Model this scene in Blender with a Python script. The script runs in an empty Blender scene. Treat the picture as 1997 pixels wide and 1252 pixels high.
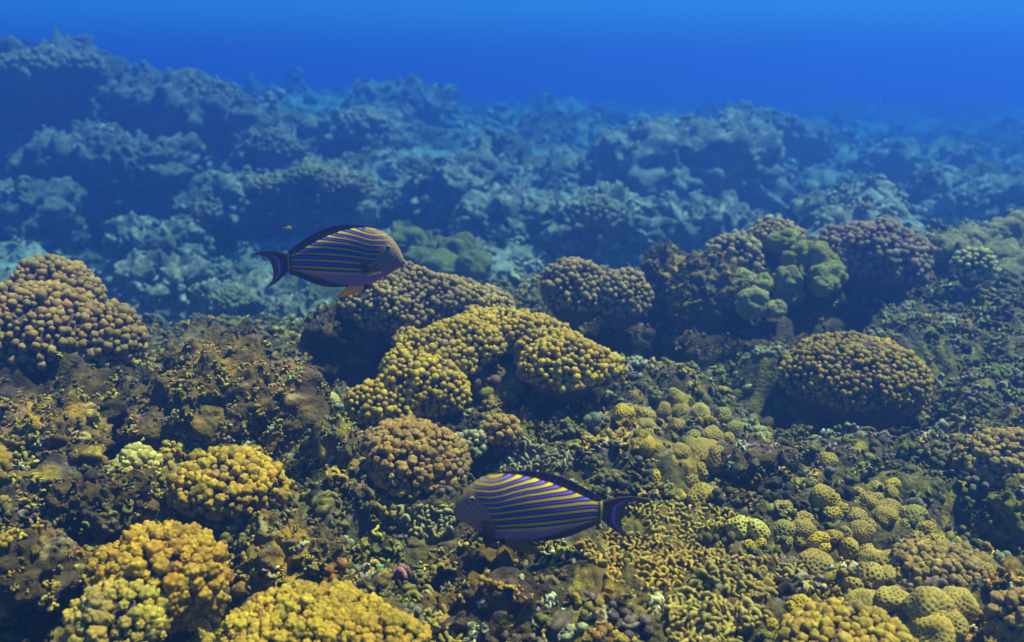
import bpy, bmesh, math, random
import numpy as np
from mathutils import Vector

# ------------------------------------------------------------------ camera, world, sun, exposure
scene = bpy.context.scene
COL = scene.collection
F = 1730.0                      # focal length in photograph pixels (photo is 1997 x 1252)
PITCH = math.radians(15.4)
CAM = np.array([0.0, 0.0, 1.0])
cd = bpy.data.cameras.new('camera')
cam = bpy.data.objects.new('camera', cd)
COL.objects.link(cam)
cam.location = CAM
cam.rotation_euler = (math.radians(90) - PITCH, 0, 0)
cd.sensor_width = 36.0
cd.lens = 36.0 * F / 1997.0
cd.clip_start = 0.05
cd.clip_end = 500
cd.dof.use_dof = True
cd.dof.focus_distance = 1.78
cd.dof.aperture_fstop = 3.4
scene.camera = cam

SUN_EL, SUN_AZ = math.radians(66), math.radians(72)     # azimuth from +Y towards +X
sdir = Vector((math.sin(SUN_AZ) * math.cos(SUN_EL), math.cos(SUN_AZ) * math.cos(SUN_EL), math.sin(SUN_EL)))
world = bpy.data.worlds.new('World')
scene.world = world
world.use_nodes = True
nt = world.node_tree
nt.nodes.clear()
sky = nt.nodes.new('ShaderNodeTexSky')
sky.sky_type = 'NISHITA'
sky.sun_disc = False
sky.sun_elevation = SUN_EL
sky.sun_rotation = SUN_AZ
bg = nt.nodes.new('ShaderNodeBackground')
bg.inputs['Strength'].default_value = 0.05
wo = nt.nodes.new('ShaderNodeOutputWorld')
tint = nt.nodes.new('ShaderNodeVectorMath')          # daylight that has come down through the water: red and green are lost
tint.operation = 'MULTIPLY'
tint.inputs[1].default_value = (0.11, 0.52, 0.98)
nt.links.new(sky.outputs[0], tint.inputs[0])
nt.links.new(tint.outputs[0], bg.inputs['Color'])
nt.links.new(bg.outputs[0], wo.inputs['Surface'])
ld = bpy.data.lights.new('sun', 'SUN')
ld.energy = 5.0
ld.angle = math.radians(3.0)
ld.color = (1.0, 0.68, 0.30)
sun = bpy.data.objects.new('sun', ld)
sun.rotation_euler = sdir.to_track_quat('Z', 'Y').to_euler()
COL.objects.link(sun)
scene.view_settings.view_transform = 'Standard'
scene.view_settings.look = 'None'
scene.view_settings.exposure = 1.78
scene.view_settings.gamma = 1
scene.render.engine = 'CYCLES'
cy = scene.cycles
cy.use_denoising = True
cy.max_bounces = 6
cy.diffuse_bounces = 2
cy.glossy_bounces = 1
cy.volume_bounces = 2
cy.sample_clamp_indirect = 4

HAZE_DENSITY = 0.335
HAZE_COLOR = (0.030, 0.088, 0.285)
HAZE_ABSORB = (0.01, 0.38, 0.90)
HAZE_ANISO = 0.6

RNG = np.random.default_rng(7)
random.seed(7)

# ------------------------------------------------------------------ projection helpers
FW = np.array([0, math.cos(PITCH), -math.sin(PITCH)])
UP = np.array([0, math.sin(PITCH), math.cos(PITCH)])
RT = np.array([1.0, 0, 0])


def ray(px, py):
    return (px - 998.5) / F * RT + (626 - py) / F * UP + FW


def at(px, py, D):
    """world point on the sight line of a photo pixel at forward ground distance D; and metres per pixel there"""
    d = ray(px, py)
    t = D / d[1]
    return CAM + t * d, t / F


def Dg(py, drop=0.83):
    """forward distance at which the level reef flat lies on photo row py"""
    return drop / math.tan(PITCH + math.atan((py - 626) / F))


# ------------------------------------------------------------------ noise
def _hash(ix, iy, iz, seed):
    h = (ix.astype(np.int64) * 374761393 + iy.astype(np.int64) * 668265263 + iz.astype(np.int64) * 2147483647 + seed * 1274126177) & 0xffffffff
    h = ((h ^ (h >> 13)) * 1274126177) & 0xffffffff
    h = ((h ^ (h >> 16)) * 2246822519) & 0xffffffff
    return (h ^ (h >> 15)) & 0xffffffff


_G = RNG.normal(size=(256, 3))
_G /= np.linalg.norm(_G, axis=1)[:, None]


def perlin(p, scale=1.0, seed=0):
    p = np.asarray(p, float) / scale
    i = np.floor(p)
    f = p - i
    u = f * f * f * (f * (f * 6 - 15) + 10)
    out = np.zeros(len(p))
    for dx in (0, 1):
        for dy in (0, 1):
            for dz in (0, 1):
                g = _G[_hash(i[:, 0] + dx, i[:, 1] + dy, i[:, 2] + dz, seed) & 255]
                w = (u[:, 0] if dx else 1 - u[:, 0]) * (u[:, 1] if dy else 1 - u[:, 1]) * (u[:, 2] if dz else 1 - u[:, 2])
                out += w * ((f - (dx, dy, dz)) * g).sum(1)
    return out * 1.5


def fbm(p, scale, octs=4, seed=0, gain=0.5):
    r = 0
    a = 1.0
    for k in range(octs):
        r = r + a * perlin(p, scale / 2 ** k, seed + k * 17)
        a *= gain
    return r


def worley(p, scale, seed=0):
    """distance to the nearest feature point, in cell units"""
    p = np.asarray(p, float) / scale
    i = np.floor(p)
    best = np.full(len(p), 9.0)
    for dx in (-1, 0, 1):
        for dy in (-1, 0, 1):
            for dz in (-1, 0, 1):
                c = i + (dx, dy, dz)
                h = _hash(c[:, 0], c[:, 1], c[:, 2], seed)
                q = c + np.stack([(h & 1023) / 1023, ((h >> 10) & 1023) / 1023, ((h >> 20) & 1023) / 1023], 1)
                best = np.minimum(best, ((q - p) ** 2).sum(1))
    return np.sqrt(best)


def sstep(a, b, x):
    t = np.clip((x - a) / (b - a), 0, 1)
    return t * t * (3 - 2 * t)


def mixc(a, b, t):
    a, b = np.asarray(a, float), np.asarray(b, float)
    t = np.asarray(t)[:, None]
    return a * (1 - t) + b * t


# ------------------------------------------------------------------ mesh helpers
def make_mesh(name, v, f, col=None, smooth=True):
    v = np.ascontiguousarray(v, np.float32)
    f = np.ascontiguousarray(f, np.int32)
    me = bpy.data.meshes.new(name)
    k = f.shape[1]
    me.vertices.add(len(v))
    me.vertices.foreach_set('co', v.ravel())
    me.loops.add(f.size)
    me.loops.foreach_set('vertex_index', f.ravel())
    me.polygons.add(len(f))
    me.polygons.foreach_set('loop_start', np.arange(0, f.size, k, dtype=np.int32))
    me.polygons.foreach_set('use_smooth', np.full(len(f), smooth))
    me.update(calc_edges=True)
    if col is not None:
        a = me.color_attributes.new('Col', 'FLOAT_COLOR', 'POINT')
        c = np.ones((len(v), 4), np.float32)
        c[:, :3] = col
        a.data.foreach_set('color', c.ravel())
    return me


def link(name, me, mat, parent=None, loc=None):
    o = bpy.data.objects.new(name, me)
    COL.objects.link(o)
    if mat:
        me.materials.append(mat)
    if parent is not None:
        o.parent = parent
    if loc is not None:
        o.location = loc
    return o


def empty(name, loc):
    o = bpy.data.objects.new(name, None)
    o.empty_display_size = 0.05
    o.location = loc
    COL.objects.link(o)
    return o


def tag(o, label, cat, group=None):
    o['label'] = label
    o['category'] = cat
    if group:
        o['group'] = group
    return o


def ico(sub):
    bm = bmesh.new()
    bmesh.ops.create_icosphere(bm, subdivisions=sub, radius=1)
    v = np.array([x.co[:] for x in bm.verts])
    f = np.array([[w.index for w in x.verts] for x in bm.faces])
    bm.free()
    return v, f


ICO = {k: ico(k) for k in (1, 2, 3, 4, 5, 6)}


def fib(n, jit=0.0):
    i = np.arange(n) + 0.5
    ph = np.arccos(1 - 2 * i / n)
    th = np.pi * (1 + 5 ** 0.5) * i
    p = np.stack([np.cos(th) * np.sin(ph), np.sin(th) * np.sin(ph), np.cos(ph)], 1)
    if jit:
        p += RNG.normal(size=p.shape) * jit
        p /= np.linalg.norm(p, axis=1)[:, None]
    return p


class Bag:
    """collects vertex, face and colour arrays for one mesh"""
    def __init__(self):
        self.v, self.f, self.c, self.n = [], [], [], 0

    def add(self, v, f, c):
        self.v.append(v)
        self.f.append(f + self.n)
        self.c.append(np.broadcast_to(c, v.shape))
        self.n += len(v)

    def arrays(self):
        return np.concatenate(self.v), np.concatenate(self.f), np.concatenate(self.c)


def frames(n, spin):
    """rotation matrices whose third column is n, spun about it"""
    n = n / np.linalg.norm(n, axis=1)[:, None]
    ref = np.where(np.abs(n[:, 2:3]) < 0.9, [[0, 0, 1.0]], [[1.0, 0, 0]])
    x = np.cross(ref, n)
    x /= np.linalg.norm(x, axis=1)[:, None]
    y = np.cross(n, x)
    c, s = np.cos(spin)[:, None], np.sin(spin)[:, None]
    return np.stack([x * c + y * s, -x * s + y * c, n], 2)


def stamp(bag, templates, pts, nrm, size, cols, tipcols, stretch=None):
    """places copies of templates (v, f, tip) at pts along nrm"""
    n = len(pts)
    which = RNG.integers(0, len(templates), n)
    R = frames(nrm, RNG.uniform(0, 6.283, n))
    for k, (tv, tf, tt) in enumerate(templates):
        idx = np.nonzero(which == k)[0]
        if len(idx) == 0:
            continue
        s = np.stack([size[idx], size[idx], size[idx] * (1 if stretch is None else stretch[idx])], 1)
        loc = tv[None] * s[:, None, :]
        v = np.einsum('nij,nkj->nki', R[idx], loc) + pts[idx][:, None, :]
        c = cols[idx][:, None, :] * (1 - tt)[None, :, None] + tipcols[idx][:, None, :] * tt[None, :, None]
        f = tf[None] + (np.arange(len(idx)) * len(tv))[:, None, None]
        bag.add(v.reshape(-1, 3), f.reshape(-1, 3), c.reshape(-1, 3))


# ------------------------------------------------------------------ materials
def coral_mat(name, rough=0.75, nscale=120, nmix=0.35, bump=0.3, bscale=220, spec=0.25):
    m = bpy.data.materials.new(name)
    m.use_nodes = True
    t = m.node_tree
    b = t.nodes['Principled BSDF']
    b.inputs['Roughness'].default_value = rough
    b.inputs['Specular IOR Level'].default_value = spec
    at_ = t.nodes.new('ShaderNodeVertexColor')
    at_.layer_name = 'Col'
    tc = t.nodes.new('ShaderNodeTexCoord')
    n1 = t.nodes.new('ShaderNodeTexNoise')
    n1.inputs['Scale'].default_value = nscale
    n1.inputs['Detail'].default_value = 4
    t.links.new(tc.outputs['Object'], n1.inputs['Vector'])
    mr = t.nodes.new('ShaderNodeMapRange')
    mr.inputs['From Min'].default_value = 0.3
    mr.inputs['From Max'].default_value = 0.7
    mr.inputs['To Min'].default_value = 1 - nmix
    mr.inputs['To Max'].default_value = 1 + nmix
    t.links.new(n1.outputs['Fac'], mr.inputs['Value'])
    mx = t.nodes.new('ShaderNodeVectorMath')
    mx.operation = 'SCALE'
    t.links.new(at_.outputs['Color'], mx.inputs[0])
    t.links.new(mr.outputs['Result'], mx.inputs['Scale'])
    t.links.new(mx.outputs['Vector'], b.inputs['Base Color'])
    n2 = t.nodes.new('ShaderNodeTexNoise')
    n2.inputs['Scale'].default_value = bscale
    n2.inputs['Detail'].default_value = 3
    t.links.new(tc.outputs['Object'], n2.inputs['Vector'])
    bp = t.nodes.new('ShaderNodeBump')
    bp.inputs['Strength'].default_value = bump
    bp.inputs['Distance'].default_value = 0.01
    t.links.new(n2.outputs['Fac'], bp.inputs['Height'])
    t.links.new(bp.outputs['Normal'], b.inputs['Normal'])
    return m


M_KNOB = coral_mat('knobby_coral', 0.7, 160, 0.25, 0.35, 420)
M_BASE = coral_mat('dead_coral_base', 0.9, 60, 0.5, 0.6, 140)
M_LOBE = coral_mat('porous_lobe_coral', 0.85, 140, 0.45, 0.9, 260)
M_HONEY = coral_mat('honeycomb_coral', 0.75, 200, 0.2, 0.25, 400)
M_SOFT = coral_mat('leather_coral', 0.65, 140, 0.22, 0.25, 350)
M_ROCK = coral_mat('encrusted_rock', 0.9, 45, 0.6, 0.9, 110)
M_SEA = coral_mat('reef_ground', 0.9, 40, 0.6, 0.9, 100)
M_RUB = coral_mat('reef_rubble', 0.8, 150, 0.4, 0.4, 300)
M_FIN = coral_mat('fish_fin', 0.55, 400, 0.1, 0.03, 500, 0.25)
_t = M_FIN.node_tree
_tr = _t.nodes.new('ShaderNodeBsdfTranslucent')
_mx = _t.nodes.new('ShaderNodeMixShader')
_mx.inputs[0].default_value = 0.5
_pb = _t.nodes['Principled BSDF']
_t.links.new(_pb.inputs['Base Color'].links[0].from_socket, _tr.inputs['Color'])
_t.links.new(_pb.outputs[0], _mx.inputs[1])
_t.links.new(_tr.outputs[0], _mx.inputs[2])
_t.links.new(_mx.outputs[0], _t.nodes['Material Output'].inputs['Surface'])
M_FISH = coral_mat('fish_skin', 0.6, 400, 0.1, 0.03, 500, 0.25)

# ------------------------------------------------------------------ knob templates
def knob_template(sub, bumps, seed, lo=0.55, length=1.5):
    v, f = ICO[sub]
    v = v.copy()
    r = np.random.default_rng(seed)
    dirs = fib(int(bumps * 1.7))
    dirs = dirs + r.normal(size=dirs.shape) * 0.18
    dirs /= np.linalg.norm(dirs, axis=1)[:, None]
    dirs = dirs[dirs[:, 2] > -0.25]
    ang = np.arccos(np.clip(v @ dirs.T, -1, 1))
    w = 0.40 * r.uniform(0.8, 1.2, len(dirs))
    h = np.max(np.exp(-(ang / w) ** 2) * r.uniform(0.6, 1.0, len(dirs)), axis=1)
    z = v[:, 2]
    v = v * (0.76 + 0.36 * h)[:, None]
    low = np.clip(-z, 0, 1)
    v[:, :2] *= (1 - lo * low)[:, None]
    v[:, 2] = np.where(z < 0, v[:, 2] * length, v[:, 2])
    v[:, 2] += 0.1
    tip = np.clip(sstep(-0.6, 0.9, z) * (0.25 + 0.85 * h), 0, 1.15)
    return v, f, tip


KNOB_HI = [knob_template(4, 14, s) for s in range(5)]
KNOB_MID = [knob_template(3, 11, s + 20) for s in range(5)]
KNOB_LO = [knob_template(2, 6, s + 40) for s in range(5)]


def ell_surface_points(lobes, spacing, down=-0.35, cand=4200):
    """dart-thrown points on the outside of a union of ellipsoids: (points, normals)"""
    P, N = [], []
    for k, (c, r) in enumerate(lobes):
        d = RNG.normal(size=(cand, 3))
        d /= np.linalg.norm(d, axis=1)[:, None]
        p = c + d * r
        n = d / r
        n /= np.linalg.norm(n, axis=1)[:, None]
        ok = n[:, 2] > down
        for j, (c2, r2) in enumerate(lobes):
            if j != k:
                ok &= (((p - c2) / r2) ** 2).sum(1) > 0.93
        P.append(p[ok])
        N.append(n[ok])
    P, N = np.concatenate(P), np.concatenate(N)
    o = RNG.permutation(len(P))
    P, N = P[o], N[o]
    keep = np.zeros(len(P), bool)
    acc = np.empty((0, 3))
    for i in range(len(P)):
        if len(acc) == 0 or ((acc - P[i]) ** 2).sum(1).min() > spacing ** 2:
            keep[i] = True
            acc = np.vstack([acc, P[i]])
    return P[keep], N[keep]


CONTROL = []        # extra ground control points from the objects' feet (world x, y, z)
FOOT = []           # ellipsoids in which no rubble is strewn
BUILD = []          # objects built after the ground is known


def px_lobes(lobes, depth=0.85):
    out = []
    for L in lobes:
        cx, cy_, rx, ry, D = L[:5]
        p, m = at(cx, cy_, D)
        k = L[5] if len(L) > 5 else depth
        out.append((p, np.array([rx * m, rx * m * k, ry * m * 1.02])))
    return out


def cauliflower(lobes, spacing, col, tip, label, base_col=(0.07, 0.05, 0.05), depth=0.85, foot=True, group='knobbly cauliflower corals growing on the reef', jag=0.25, fat=0.95, down=-0.35, lod=None):
    L = px_lobes(lobes, depth)
    d0 = min(l[0][1] for l in L)
    spacing = spacing * 0.64
    P, N = ell_surface_points(L, spacing, down)
    n = len(P)
    if lod is None:
        lod = KNOB_HI if spacing / d0 * F > 17 else (KNOB_MID if spacing / d0 * F > 11 else KNOB_LO)
    low = min(c[2] - r[2] for c, r in L)
    cen = np.mean([c for c, r in L], axis=0)
    loc = np.array([cen[0], cen[1], low])
    root = empty('cauliflower_coral', loc)
    tag(root, label, 'coral', group)
    up = N + np.array([0, 0, 0.35]) + RNG.normal(size=N.shape) * jag
    size = spacing * fat * RNG.uniform(0.55, 1.3, n)
    P = P + N * (0.13 * np.mean([r.mean() for c_, r in L]) * (fbm(P, 0.11, 2, 45) - 0.1))[:, None]
    P = P + N * (RNG.uniform(-0.25, 0.3, n) * spacing)[:, None]
    var = RNG.uniform(0.75, 1.2, n)[:, None]
    patch = (0.5 + 0.5 * np.clip(perlin(P, 0.12, 5) * 1.6, -1, 1))[:, None]
    hue = 1 + RNG.normal(size=(n, 3)) * 0.05
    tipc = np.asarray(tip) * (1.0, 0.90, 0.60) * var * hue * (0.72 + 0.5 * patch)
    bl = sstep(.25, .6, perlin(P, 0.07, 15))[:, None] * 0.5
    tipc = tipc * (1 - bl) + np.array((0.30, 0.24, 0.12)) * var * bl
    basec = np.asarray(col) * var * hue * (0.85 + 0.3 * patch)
    bag = Bag()
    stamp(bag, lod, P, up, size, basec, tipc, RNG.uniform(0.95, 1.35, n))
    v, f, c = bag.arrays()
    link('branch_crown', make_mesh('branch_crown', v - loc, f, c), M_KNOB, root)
    bb = Bag()
    for (cc, r) in L:
        iv, jf = ICO[4]
        q = iv * (1 + 0.10 * perlin(iv + cc, 0.35, 3) + 0.06 * perlin(iv + cc, 0.15, 4))[:, None]
        w = cc + q * (r - spacing * 0.6)
        w[:, 2] = np.where(iv[:, 2] < 0, cc[2] + (w[:, 2] - cc[2]) * 1.25, w[:, 2])
        bb.add(w, jf, mixc(np.asarray(base_col), np.asarray(base_col) * (1.5, 1.2, 1.3), sstep(-.3, .4, perlin(w, 0.04, 9))))
        FOOT.append((cc, r * 1.03))
    v, f, c = bb.arrays()
    link('base', make_mesh('base', v - loc, f, c), M_BASE, root)
    if foot:
        for (cc, r) in L:
            CONTROL.append((cc[0], cc[1], cc[2] - r[2] * 0.75))
    return root


# colours (linear albedo)
YEL, YEL_T = (0.20, 0.115, 0.010), (0.72, 0.52, 0.035)
GLD, GLD_T = (0.16, 0.075, 0.008), (0.46, 0.27, 0.02)
TAN, TAN_T = (0.15, 0.085, 0.035), (0.46, 0.32, 0.12)
PNK, PNK_T = (0.13, 0.08, 0.05), (0.52, 0.38, 0.13)
PUR, PUR_T = (0.11, 0.06, 0.07), (0.42, 0.29, 0.19)
PAL, PAL_T = (0.22, 0.19, 0.07), (0.60, 0.56, 0.24)

cauliflower([(70, 660, 130, 100, 2.12), (205, 672, 68, 78, 2.12), (105, 578, 82, 68, 2.32), (-70, 650, 110, 100, 2.15)], 0.021, TAN, (0.50, 0.33, 0.09),
            'large tan and yellow knobbly coral mound against the left edge of the reef')
cauliflower([(775, 598, 105, 76, 2.52), (868, 600, 70, 60, 2.50), (925, 618, 72, 56, 2.44)], 0.0185, PNK, PNK_T,
            'brown knobbly coral ridge directly beneath the nose of the upper striped fish')
cauliflower([(748, 795, 68, 50, 2.06, 0.7), (825, 762, 88, 68, 2.09, 0.6), (852, 700, 82, 58, 2.18, 0.6), (800, 722, 60, 46, 2.15, 0.6), (905, 674, 80, 50, 2.22, 0.6), (970, 648, 98, 42, 2.30, 0.55), (1020, 660, 70, 42, 2.27, 0.55), (1085, 695, 70, 52, 2.17, 0.6), (1138, 716, 56, 42, 2.13, 0.6), (1064, 676, 62, 46, 2.24, 0.6), (1098, 718, 80, 60, 2.10, 0.6), (1172, 722, 44, 30, 2.16, 0.7)], 0.018, YEL, YEL_T,
            'big arched yellow coral with a dark cave in its front, centre of the reef', depth=0.6)
cauliflower([(812, 905, 96, 66, 1.78), (790, 868, 80, 40, 1.88)], 0.0185, TAN, (0.48, 0.29, 0.055),
            'round tan knobbly coral head just left above the lower striped fish')
cauliflower([(438, 950, 98, 62, 1.62), (500, 955, 55, 42, 1.62)], 0.0195, GLD, (0.56, 0.39, 0.02),
            'bright golden knobbly coral below the brown rock hump on the left')
cauliflower([(312, 1120, 112, 78, 1.30), (350, 1165, 75, 60, 1.30)], 0.022, GLD, (0.47, 0.305, 0.022),
            'golden orange coral with stout knobs at bottom left, behind a paler clump')
cauliflower([(232, 1222, 84, 74, 1.20)], 0.021, YEL, (0.49, 0.40, 0.08),
            'pale yellow coral with stout knobs at bottom left, in front of the orange one')
cauliflower([(600, 1250, 160, 78, 1.14), (740, 1275, 90, 60, 1.10)], 0.017, YEL, (0.50, 0.365, 0.03),
            'wide bright yellow coral cushion cut off by the bottom edge')
cauliflower([(1662, 738, 134, 78, 2.36), (1572, 735, 46, 42, 2.4), (1745, 775, 55, 50, 2.32)], 0.0175, GLD, (0.58, 0.41, 0.04),
            'golden brown dome coral standing alone on the right slope above a dark hollow', foot=False)
cauliflower([(1702, 505, 100, 72, 3.12)], 0.027, PUR, PUR_T,
            'purplish brown dome coral on the right ridge beside the green lobes')
cauliflower([(1512, 470, 50, 40, 3.28)], 0.025, TAN, PNK_T, 'small brown knobbly coral topmost on the right ridge')
cauliflower([(1432, 500, 48, 40, 3.10)], 0.028, PNK, (0.50, 0.42, 0.22), 'small pale knobbly coral on top of the grey encrusted rock')
cauliflower([(1122, 568, 62, 58, 2.82), (1212, 582, 54, 54, 2.80)], 0.021, PNK, (0.54, 0.40, 0.15),
            'twin humped brown coral over a dark overhang, right of the reef centre', foot=False)
cauliflower([(1962, 905, 88, 58, 1.86)], 0.0185, TAN, (0.44, 0.31, 0.07), 'tan knobbly coral halfway up the right edge')
cauliflower([(1898, 522, 37, 34, 2.92)], 0.022, PAL, PAL_T, 'small whitish knobbly coral tuft near the yellow lobed mound')
cauliflower([(1838, 1118, 85, 48, 1.42), (1800, 1095, 50, 32, 1.48)], 0.016, TAN, (0.42, 0.30, 0.08), 'tan knobbly coral behind the large folded honeycomb coral')
cauliflower([(1650, 1262, 128, 50, 1.16)], 0.0165, YEL, (0.44, 0.33, 0.05), 'yellow brown coral strip along the bottom edge, right of centre')
cauliflower([(1985, 1215, 48, 55, 1.22)], 0.016, TAN, (0.40, 0.27, 0.08), 'brown knobbly coral in the bottom right corner')
cauliflower([(975, 842, 34, 30, 1.90)], 0.0175, TAN, (0.50, 0.32, 0.05), 'small golden coral tuft in front of the cave of the arched coral')
cauliflower([(268, 912, 40, 34, 1.66)], 0.019, PAL, (0.66, 0.58, 0.16), 'small pale yellow coral tuft left of the bright golden coral')
cauliflower([(926, 866, 20, 24, 1.86)], 0.015, PAL, (0.50, 0.55, 0.32), 'tiny pale green coral tuft beside the golden tuft')
cauliflower([(800, 668, 28, 22, 2.34)], 0.0175, TAN, (0.45, 0.32, 0.06), 'tiny yellow coral tuft in the dark gap between the two ridges')

# ------------------------------------------------------------------ seabed
# photo column, row, forward distance of the bare ground
pts_px = [(-300, 1252, 1.17), (0, 1252, 1.17), (350, 1252, 1.2), (700, 1252, 1.2), (1000, 1252, 1.2), (1300, 1252, 1.17), (1650, 1262, 1.18), (1997, 1252, 1.17), (2300, 1252, 1.17),
          (0, 1100, 1.36), (150, 1000, 1.5), (600, 1100, 1.4), (950, 1120, 1.42), (1200, 1100, 1.4), (1500, 1100, 1.4), (1997, 1100, 1.42), (2300, 1100, 1.4),
          (0, 900, 1.75), (200, 850, 1.85), (600, 950, 1.72), (660, 850, 1.95), (1000, 930, 1.78), (1200, 930, 1.74), (1450, 940, 1.75), (1600, 940, 1.73), (1900, 960, 1.78),
          (0, 770, 2.1), (250, 760, 2.2), (560, 700, 2.55), (640, 760, 2.35), (1050, 860, 1.98), (1250, 770, 2.18), (1450, 790, 2.22), (1450, 700, 2.6), (1300, 700, 2.6), (1550, 660, 2.75), (1600, 850, 2.0),
          (1700, 850, 2.08), (1850, 780, 2.2), (1850, 680, 2.5), (1960, 700, 2.4), (1960, 780, 2.2), (1750, 620, 2.75), (1850, 590, 2.85), (1980, 600, 2.8), (2300, 700, 2.4), (2300, 500, 3.3),
          (300, 668, 2.62), (420, 668, 2.66), (520, 664, 2.7), (150, 700, 2.5), (620, 690, 2.66),
          (1020, 600, 3.0), (1010, 560, 3.3), (1290, 600, 3.05), (1390, 560, 3.15), (1560, 580, 3.05), (1820, 520, 3.2), (1990, 470, 3.4),
          # gully behind the shelf, then the far reef slope
          (60, 510, 5.2), (250, 500, 5.4), (250, 620, 4.3), (420, 640, 4.1), (560, 650, 3.95), (520, 590, 4.5), (420, 560, 5.0), (600, 540, 4.9), (100, 440, 6.2), (300, 430, 6.2),
          (80, 300, 7.3), (250, 290, 7.2), (400, 330, 6.8), (60, 130, 8.6), (250, 180, 8.4), (420, 235, 8.4), (100, 115, 9.6), (300, 175, 10.5), (-400, 300, 7), (-400, 100, 9),
          (640, 380, 6.2), (720, 420, 5.7), (560, 260, 8.0), (700, 250, 8.4), (640, 195, 11.5), (800, 212, 11.5), (850, 400, 5.9), (950, 540, 4.4), (860, 540, 4.5), (1000, 440, 5.4), (1000, 340, 6.8), (1080, 300, 8.2), (1020, 225, 12), (1180, 400, 5.9), (1150, 480, 4.9), (1250, 520, 4.5), (1300, 350, 7.4), (1300, 430, 5.8),
          (1480, 230, 10.5), (1420, 400, 6.0), (1600, 330, 8.0), (1700, 395, 6.3), (1900, 375, 6.6), (1900, 290, 9.2), (1400, 225, 15), (1700, 275, 12), (1990, 260, 12.5), (2400, 300, 10), (2400, 220, 15)]
P3 = [at(a, b, d)[0] for a, b, d in pts_px]
P3 += [at(a, b, d)[0] for a, b, d in [(1090, 725, 2.80), (1180, 735, 2.82), (1280, 735, 2.84), (1380, 735, 2.84), (1480, 730, 2.84), (1590, 715, 2.86), (1650, 690, 2.95), (1620, 880, 2.22), (1690, 885, 2.22), (1760, 865, 2.26), (700, 770, 2.42), (760, 750, 2.46)]]
P3 += [np.array(p) for p in CONTROL]
for a in (-1.8, -0.9, -0.45, 0, 0.45, 0.9, 1.8):
    P3 += [np.array([a * 25, 25, 0.35]), np.array([a * 45, 45, -0.1]), np.array([a * 0.6, 0.6, 0.15])]
for a in (-1.8, -0.95):
    P3 += [np.array([a * 2, 2, 0.2]), np.array([a * 4, 4, 0.2]), np.array([-a * 2, 2, 0.2]), np.array([-a * 4, 4, 0.4])]
P3 = np.array(P3)
KA, KL = 1.0, 1.0
U = np.stack([P3[:, 0] / P3[:, 1] * KA, np.log(P3[:, 1]) * KL], 1)
dd = np.sqrt(((U[:, None] - U[None]) ** 2).sum(2) + 0.03 ** 2)
SLP = (P3[:, 2] - CAM[2]) / P3[:, 1]                  # interpolate the slope of the sight line: well behaved with distance
Wr = np.linalg.solve(dd + np.eye(len(U)) * -0.02, SLP - SLP.mean())
ga = np.concatenate([np.linspace(-2.0, -0.66, 70), np.linspace(-0.655, 0.655, 800), np.linspace(0.66, 2.0, 70)])
gl = np.concatenate([np.linspace(math.log(0.55), math.log(0.95), 40), np.linspace(math.log(0.955), math.log(3.6), 560), np.linspace(math.log(3.62), math.log(14), 330), np.linspace(math.log(14.2), math.log(60), 60)])
NA, NL = len(ga), len(gl)


def base_height(a, l):
    """smooth ground height for arrays a = x/y and l = log y"""
    q = np.stack([a * KA, l * KL], 1)
    out = np.empty(len(q))
    for s in range(0, len(q), 20000):
        b = q[s:s + 20000]
        out[s:s + 20000] = np.sqrt(((b[:, None] - U[None]) ** 2).sum(2) + 0.03 ** 2) @ Wr
    return CAM[2] + (out + SLP.mean()) * np.exp(l)


ca, cl = np.linspace(-2.0, 2.0, 260), np.linspace(gl[0], gl[-1], 300)
AA, LL = np.meshgrid(ca, cl)
CH = base_height(AA.ravel(), LL.ravel()).reshape(AA.shape)


def bil(grid, xs, ys, x, y):
    i = np.clip(np.searchsorted(xs, x) - 1, 0, len(xs) - 2)
    j = np.clip(np.searchsorted(ys, y) - 1, 0, len(ys) - 2)
    u = np.clip((x - xs[i]) / (xs[i + 1] - xs[i]), 0, 1)
    w = np.clip((y - ys[j]) / (ys[j + 1] - ys[j]), 0, 1)
    return grid[j, i] * (1 - u) * (1 - w) + grid[j, i + 1] * u * (1 - w) + grid[j + 1, i] * (1 - u) * w + grid[j + 1, i + 1] * u * w


A, Lg = np.meshgrid(ga, gl)
yy = np.exp(Lg).ravel()
xx = A.ravel() * yy
zz = bil(CH, ca, cl, A.ravel(), Lg.ravel())
pw = np.stack([xx, yy, zz], 1)
near = 1 - sstep(3.2, 5.5, yy)
bw = np.stack([xx, yy, zz * 0], 1) + np.stack([perlin(pw, 0.2, 61), perlin(pw, 0.2, 62), yy * 0], 1) * 0.05
lump = 0.5 - worley(bw, 0.16, 1)
lump2 = 0.5 - worley(bw, 0.06, 2)
ledge = np.abs(perlin(pw, 0.5, 11))
h = near * (0.055 * fbm(pw, 0.45, 3, 21) + 0.12 * lump * (0.4 + ledge) + 0.025 * lump2 + 0.014 * fbm(pw, 0.04, 2, 31) - 0.08 * sstep(.12, .45, perlin(pw, 0.25, 44)))
far = 1 - near
bigl = 0.5 - worley(bw, 0.8, 5)
bigl2 = 0.5 - worley(bw, 0.3, 6)
bigl3 = 0.5 - worley(bw, 0.12, 7)
h += far * (-0.14 + 0.75 * bigl * (0.4 + 1.5 * np.abs(perlin(pw, 2.0, 9))) + 0.14 * bigl2 + 0.06 * bigl3 + 0.03 * fbm(pw, 0.1, 2, 3))
zg = (zz + h).reshape(A.shape)
jx = (near * 0.03 + far * 0.10)
sx = jx * perlin(pw, 0.12, 71) + far * 0.08 * perlin(pw, 0.4, 73)
sy = jx * perlin(pw, 0.12, 72) + far * 0.08 * perlin(pw, 0.4, 74)
gv = np.stack([xx + sx, yy + sy, zg.ravel()], 1)


def ground_z(x, y):
    return bil(zg, ga, gl, x / y, np.log(y))


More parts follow.
